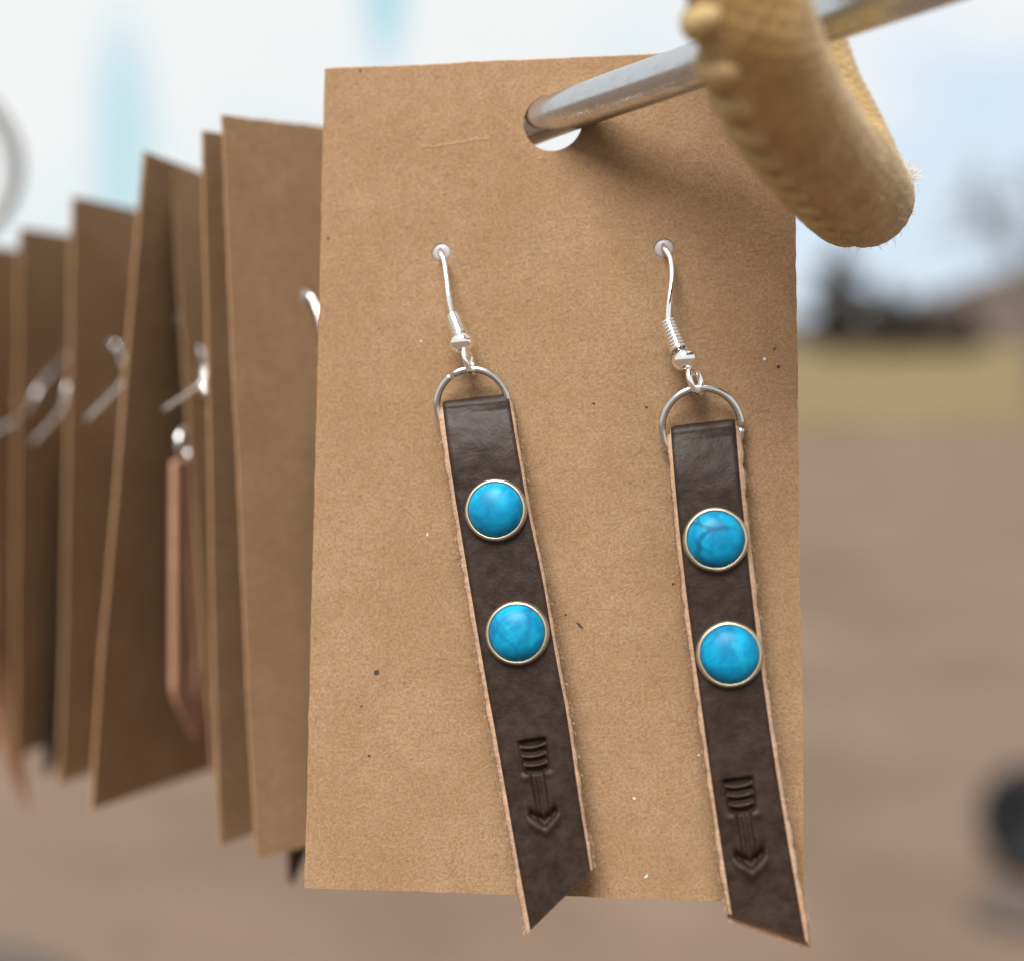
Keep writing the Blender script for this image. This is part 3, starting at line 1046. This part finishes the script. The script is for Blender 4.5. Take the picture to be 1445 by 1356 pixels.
def leather_strap(parent, left_px, right_px, off_top, off_bot, stamp_px, flare, back_end, seed, torn=False):
    """folded leather strip: front layer to the tip, fold over the ring, shorter layer behind"""
    rnd = random.Random(seed)
    y0, y1 = left_px[0][1], left_px[-1][1]

    def edge(pl):
        q = [Vector((x, y, 0)) for x, y in pl]
        d0 = (q[1] - q[0]).normalized()
        q = catmull([q[0] + d0 * 9] + q[1:], 24)
        out_ = []
        for v in q:
            k = max(0, min(1, (v.y - y0) / (y1 - y0)))
            roll = max(0.0, 1 - (v.y - y0 - 12) / 85.0)
            out_.append(L(v.x, v.y, -(off_top + (off_bot - off_top) * k - 1.1 * min(1, roll) ** 2)))
        return out_

    def resample(pth, n):
        cu = [0.0]
        for i in range(len(pth) - 1): cu.append(cu[-1] + (pth[i + 1] - pth[i]).length)
        out, k = [], 0
        for i in range(n):
            s_ = cu[-1] * i / (n - 1)
            while k < len(cu) - 2 and cu[k + 1] < s_: k += 1
            t = (s_ - cu[k]) / max(1e-12, cu[k + 1] - cu[k])
            out.append(pth[k].lerp(pth[k + 1], t))
        return out
    NV, NU = 460, 60
    # rows stay square to the strip and only slant near the cut end
    Lp, Rp = edge(left_px), edge(right_px)
    lp, rp_ = resample(Lp, 1200), resample(Rp, 1200)
    lenL = sum((lp[i + 1] - lp[i]).length for i in range(1199)); lenR = sum((rp_[i + 1] - rp_[i]).length for i in range(1199))
    rows = []
    cut = abs(lenL - lenR) * 1.25 + 0.002
    base_len = min(lenL, lenR) - cut * 0.4
    for i in range(NV):
        t = i / (NV - 1)
        tb = 0.86
        if t < tb:
            sl = sr = base_len * t / tb
        else:
            k = (t - tb) / (1 - tb)
            sl = base_len + (lenL - base_len) * k; sr = base_len + (lenR - base_len) * k
        a = lp[min(1199, int(sl / lenL * 1199))]; b = rp_[min(1199, int(sr / lenR * 1199))]
        ia, ib = sl / lenL * 1199, sr / lenR * 1199
        a = lp[min(1198, int(ia))].lerp(lp[min(1199, int(ia) + 1)], ia - int(ia)) if ia < 1199 else lp[-1]
        b = rp_[min(1198, int(ib))].lerp(rp_[min(1199, int(ib) + 1)], ib - int(ib)) if ib < 1199 else rp_[-1]
        rows.append((a, b))
    # fold and back layer, from the top row backwards
    a0, b0 = rows[0]
    ac = (b0 - a0).normalized()
    dn = ((rows[20][0] + rows[20][1]) - (a0 + b0)).normalized()
    nb = ac.cross(dn)
    if nb.y < 0: nb = -nb
    TH = 0.00105
    R_out = 0.00110
    extra = []
    for k in range(1, 26):
        a_ = math.pi * k / 25
        sh = nb * (R_out * (1 - math.cos(a_))) - dn * (R_out * math.sin(a_))
        extra.append((a0 + sh, b0 + sh, nb * -math.cos(a_) * -1 * -1))
    NBK = 60
    last = (a0 + nb * 2 * R_out, b0 + nb * 2 * R_out)
    backs = []
    for k in range(1, NBK + 1):
        t = k / NBK
        i = int(t * (NV - 1) * back_end)
        ra_, rb_ = rows[i]
        ins = nb * (2 * R_out - 0.0001 * t + 0.0006 * min(1, t * 5))
        w_ = (rb_ - ra_) * 0.02
        backs.append((ra_ + ins + w_, rb_ + ins - w_))
    allrows = [('b', *r_) for r_ in reversed(backs)] + [('f', e_[0], e_[1]) for e_ in reversed(extra)] + [('t', *r_) for r_ in rows]
    # outward normal for every row
    n_all = len(allrows)
    mids = [(r_[1] + r_[2]) * 0.5 for r_ in allrows]
    V, F, FM = [], [], []
    st_o = L(stamp_px[0][0], stamp_px[0][1], -off_bot * 0.85 - off_top * 0.15); st_t = L(stamp_px[1][0], stamp_px[1][1], -off_bot * 0.9 - off_top * 0.1)
    sdn = (st_t - st_o).normalized(); slen = (st_t - st_o).length
    ring_n = NU + 1 + 5
    for i, (kd, a, b) in enumerate(allrows):
        m0 = mids[max(0, i - 1)]; m1 = mids[min(n_all - 1, i + 1)]
        tan = (m1 - m0).normalized(); ac = (b - a).normalized()
        out = tan.cross(ac)
        out = out if (kd != 't' or out.y < 0) else -out
        out.normalize()
        sacr = sdn.cross(Vector((0, 1, 0))); 
        if sacr.x < 0: sacr = -sacr
        fr = 1.0 if kd == 't' else 0.35
        w = (b - a).length
        for j in range(NU + 1):
            u = j / NU
            p = a.lerp(b, u)
            h = 0.0
            if kd == 't':
                d = p - st_o
                q = d.dot(sdn); pp = d.dot(sacr)
                sc = 8.8 / (slen * 1000)
                if -0.001 < q < slen + 0.002 and abs(pp) < 0.003:
                    h = 1.6 * stamp(pp * 1000 * sc * 1.08, q * 1000 * sc) * 0.001 / sc
            h += 0.00005 * mnoise.noise(p * 700) + 0.00008 * mnoise.noise(p * 230)
            ed = min(u, 1 - u) * w                                   # rounded shoulder
            h -= 0.00018 * max(0, 1 - ed / 0.0005) ** 2
            V.append(p + out * h)
        jit = lambda c: c * (0.85 + 0.7 * abs(mnoise.noise(Vector((i * 0.045, seed * 3.3, c * 9000)))) + 0.05 * rnd.gauss(0, 1))
        fl, frr = flare[0] * fr * MM, flare[1] * fr * MM
        # down the right edge, across the back, up the left edge
        lip = dn * (0.00065 * (0.75 + 0.5 * rnd.random())) if (torn and i == n_all - 1) else Vector((0, 0, 0))
        V.append(b + ac * jit(frr) * 0.75 - out * TH * 0.45 + lip * 0.6)
        V.append(b + ac * jit(frr) - out * TH * 0.95 + lip)
        V.append((a + b) * 0.5 - out * TH + lip * 1.15)
        V.append(a - ac * jit(fl) - out * TH * 0.95 + lip)
        V.append(a - ac * jit(fl) * 0.75 - out * TH * 0.45)
    for i in range(n_all - 1):
        for j in range(ring_n):
            j2 = (j + 1) % ring_n
            F.append((i * ring_n + j, (i + 1) * ring_n + j, (i + 1) * ring_n + j2, i * ring_n + j2))
            FM.append(0 if j < NU else 1)
    # end caps as strips
    for i in (0, n_all - 1):
        o_ = i * ring_n
        idx = [o_ + k for k in range(ring_n)]
        F.append(tuple(idx) if i else tuple(reversed(idx))); FM.append(1)
    s = mesh_obj('leather_strap', V, F, [LEATHER, RAW], parent, fmat=FM)
    # hanging fuzz of torn fibres on the cut edges
    FV, FF = [], []
    for k in range(230 if not torn else 300):
        i = rnd.randrange(n_all - NV, n_all); side = rnd.random() < 0.5
        if torn and rnd.random() < 0.3: i = n_all - 1 - rnd.randrange(4)
        o_ = i * ring_n
        p = V[o_ + NU + 2] if side else V[o_ + NU + 4]
        if torn and i > n_all - 5: p = V[o_ + NU + 2].lerp(V[o_ + NU + 4], rnd.random())
        a_, b_ = allrows[i][1], allrows[i][2]
        d = (b_ - a_).normalized() * (1 if side else -1) * 0.8 + Vector((rnd.gauss(0, .5), rnd.gauss(0, .4), -abs(rnd.gauss(0, .6)))) 
        ln = rnd.uniform(0.00008, 0.00034)
        v, f = tube([p, p + d.normalized() * ln * 0.6, p + (d.normalized() + Vector((0, 0, -0.5))) * ln], lambda x: rnd.uniform(0.00002, 0.00006) * (1 - 0.6 * x), 4, cap=False)
        n_ = len(FV); FV.extend(v); FF.extend([tuple(x + n_ for x in y) for y in f])
    tag(mesh_obj('edge_fuzz', FV, FF, RAW, s), kind='stuff')
    return s, rows


def stud(parent, px, py, off, r_px, mat, rows, label=None):
    """bezel > stone, set on the strap"""
    c = L(px, py, -off)
    best = min(range(len(rows)), key=lambda i: ((rows[i][0] + rows[i][1]) * 0.5 - c).length)
    a, b = rows[best]; a2, b2 = rows[min(len(rows) - 1, best + 5)]
    nrm = (b - a).cross((a2 + b2) - (a + b))
    if nrm.y > 0: nrm = -nrm
    nrm.normalize()
    # drop the centre onto the strap's surface
    mid = (a + b) * 0.5
    c = c - nrm * (c - mid).dot(nrm)
    M = axis_matrix(c - nrm * 0.00012, nrm)
    R_ = r_px / 13.75 * MM
    V, F = lathe([(R_ * 0.2, 0.0), (R_ * 0.985, 0.0), (R_, 0.00012), (R_ * 0.995, 0.00045), (R_ * 0.965, 0.00075), (R_ * 0.925, 0.00092), (R_ * 0.89, 0.00094), (R_ * 0.865, 0.00086), (R_ * 0.85, 0.0006), (R_ * 0.2, 0.0005)], 64, M)
    # small hand-set waviness of the rim
    ctr = M.translation
    V = [v + (v - ctr) * (0.012 * mnoise.noise((v - ctr) * 900 + ctr * 3000)) for v in V]
    bz = mesh_obj('stud', V, F, BRASS, parent)
    prof = []
    rs = R_ * 0.868
    for k in range(19):
        t = k / 18
        ang = t * math.radians(90)
        prof.append((max(1e-5, rs * math.cos(ang) ** 0.85), 0.00055 + 0.00165 * math.sin(ang)))
    V, F = lathe(prof, 56, Matrix.Identity(4))
    F.append(tuple(range(18 * 56, 19 * 56)))
    st = mesh_obj('stone', V, F, mat, bz)
    st.matrix_local = M
    if label: st['label'] = label
    return bz


GE = 'earrings on the hanging cards'


def front_earring(label, pin, ct, cb, bead, loop, ringc, ring_r, gap_at, left_px, right_px, offs, stamp_px, flare, back_end, studs, seed, torn, eye):
    e = link(bpy.data.objects.new('earring', None))
    e.empty_display_size = 0.005
    e.matrix_world = MCARD
    tag(e, label, 'earring', GE)
    lr = 0.00135
    ear_wire(e, pin, L(*ct), L(*cb), L(*bead), L(*loop), lr, eye=eye, bow=0.00055 if torn else 0.0001)
    V, F = ring(L(*ringc), Vector((0.05, -1, -0.22)), ring_r / 13.7 * MM, 0.00038, gap_at, 0.07)
    mesh_obj('jump_ring', V, F, RINGM, e)
    s, rows = leather_strap(e, left_px, right_px, offs[0], offs[1], stamp_px, flare, back_end, seed, torn)
    for (px, py, r, mi, lb) in studs:
        stud(e, px, py, offs[0] + 0.6, r, STONES[mi], rows, lb)
    return e


front_earring('brown leather bar earring, left on the front card, with two turquoise studs', PIN_L,
              (638.5, 446, -2.6), (649, 474, -3.0), (651.5, 484, -3.1), (661, 509, -2.9), (666.5, 572, -1.5), 51.5, 2.15,
              [(623, 566), (634, 650), (649, 745), (668, 860), (687, 970), (705, 1070), (724, 1180), (748, 1313)],
              [(717.5, 557), (731, 640), (747, 730), (765, 815), (783, 920), (800, 1010), (816, 1120), (833.5, 1229)],
              (3.1, 3.8), ((750, 1043), (769, 1166)), (0.62, 0.34), 0.62,
              [(699.5, 719.5, 44.5, 0, None), (730, 893, 45, 0, None)], 3, False, -0.10)
front_earring('brown leather bar earring, right on the front card, one veined turquoise stud', PIN_R,
              (942.5, 454, -2.6), (958, 495, -3.0), (966, 508, -3.1), (981, 537, -2.9), (990, 603, -1.5), 55, 0.0,
              [(946, 603), (953, 690), (963, 790), (975, 890), (988, 985), (1003, 1095), (1017, 1190), (1032.5, 1291)],
              [(1037.5, 592), (1044, 670), (1053, 760), (1064, 860), (1077, 960), (1093, 1070), (1111, 1180), (1137, 1327)],
              (3.1, 3.8), ((1041, 1098), (1061, 1226)), (0.46, 0.52), 0.60,
              [(1010, 761, 45, 1, 'turquoise stone with dark branching vein'), (1029.5, 923, 45.5, 0, None)], 8, True, -0.45)

# ------------------------------------------------------------------ earrings on the cards behind
def simple_bar(parent, top, tipp, width, mat_face, pointed):
    """leather drop hanging from `top`: a bar with a slanted end, or a pointed one with a long slot"""
    V, F = [], []
    t = 0.0009
    if pointed:
        outl = [(-0.30, 0), (0.30, 0), (0.50, -0.78), (0.38, -0.86), (0.02, -1.0), (-0.42, -0.84), (-0.5, -0.78)]
        slot = [(-0.03, -0.10), (0.03, -0.10), (0.13, -0.70), (0.05, -0.84), (-0.05, -0.84), (-0.13, -0.70)]
    else:
        outl = [(-0.5, 0), (0.5, 0), (0.5, -0.92), (-0.5, -1.0)]; slot = None
    dz_ = (tipp - top); length = dz_.length; dz_.normalize()
    dx_ = Vector((0, 1, 0)).cross(-dz_).normalized()
    if dx_.x < 0: dx_ = -dx_
    dy_ = dz_.cross(dx_)
    if dy_.y < 0: dy_ = -dy_

    def pt(q, y):
        return top + dx_ * (q[0] * width) - dz_ * (q[1] * length) + dy_ * y
    bm = bmesh.new()
    E = []
    for lp in ([outl] + ([slot] if slot else [])):
        vs = [bm.verts.new(pt(q, 0)) for q in lp]
        E += [bm.edges.new((vs[i], vs[(i + 1) % len(vs)])) for i in range(len(vs))]
    bmesh.ops.triangle_fill(bm, use_beauty=True, edges=E)
    ex = bmesh.ops.extrude_face_region(bm, geom=bm.faces[:])
    for v in [g for g in ex['geom'] if isinstance(g, bmesh.types.BMVert)]:
        v.co.y -= t
    bmesh.ops.recalc_face_normals(bm, faces=bm.faces[:])
    me_ = bpy.data.meshes.new('leather_drop'); bm.to_mesh(me_); bm.free()
    me_.materials.append(mat_face)
    return link(bpy.data.objects.new('leather_drop', me_), parent)


def card_hit(i, px, py, off):
    """card-local point where the pixel's ray meets the plane off mm behind card i's face"""
    inv = BM[i].inverted()
    a, b = inv @ CAM, inv @ P(px, py, 400)
    t = (off * MM - a.y) / (b.y - a.y)
    return a.lerp(b, t)


def back_earring(i, label, pin_px, pointed, width, mat, ends, tail=None, fwd=0.0):
    e = link(bpy.data.objects.new('earring', None))
    e.empty_display_size = 0.005
    e.matrix_world = BM[i]
    tag(e, label, 'earring', GE)
    pin = PIN_L if pin_px is None else card_hit(i, *pin_px, 0.0)
    g = lambda x, y, z: pin + Vector((x, y - fwd, z)) * MM
    inv = BM[i].inverted()
    tl = None if tail is None else [inv @ P(*q) for q in tail]
    ear_wire(e, pin, g(0.4, -2.6, -6.4), g(0.6, -3.0, -8.6), g(0.7, -3.1, -9.4), g(0.9, -2.9, -11.4), 0.00125, tail=tl, metal_=SILVER_S)
    rc_ = card_hit(i, *ends[0], -2.3 - fwd) + Vector((0, 0, 0.0018))
    V, F = ring(rc_, Vector((0.35, -1, 0.1)), 0.0024, 0.00034)
    mesh_obj('jump_ring', V, F, SILVER, e)
    simple_bar(e, card_hit(i, *ends[0], -2.0 - fwd), card_hit(i, *ends[1], -2.4 - fwd), width * MM, mat, pointed)


back_earring(0, 'earring on the card right behind the front one, dark tip below it', (433, 418), False, 5.6, LEATHER, ((485, 600), (480, 1120)))
back_earring(1, 'earring whose bright wire tail crosses in front of the tan drop', None, False, 3.6, LEATHER, ((400, 640), (421, 1238)),
             [(312, 480, 189), (292, 528, 187), (284, 541, 186), (262, 558, 187), (232, 578, 189)])
back_earring(3, 'earring with pinkish tan pointed leather drop on a blurred card', (250, 452), True, 9.0, TAN, ((257, 648), (269, 1043)),
             [(205, 490, 203), (180, 530, 201), (160, 555, 202), (122, 593, 204)], 2.5)
back_earring(4, 'blurred earring on the card left of the tan drop', (158, 487), False, 6.5, LEATHER, ((190, 640), (196, 1040)),
             [(110, 520, 223), (95, 545, 221), (86, 580, 221), (45, 627, 224)])
back_earring(5, 'blurred earring with dark leather bar near the left edge', (116, 500), False, 6.5, LEATHER, ((112, 640), (75, 1090)),
             [(60, 540, 243), (40, 577, 241), (18, 596, 242), (-12, 612, 244)])
back_earring(6, 'earring with pink leather tip hanging below the leftmost cards', (64, 525), True, 4.5, TAN, ((-75, 700), (36, 1142)),
             [(30, 560, 262), (-15, 590, 262), (-45, 620, 264)])
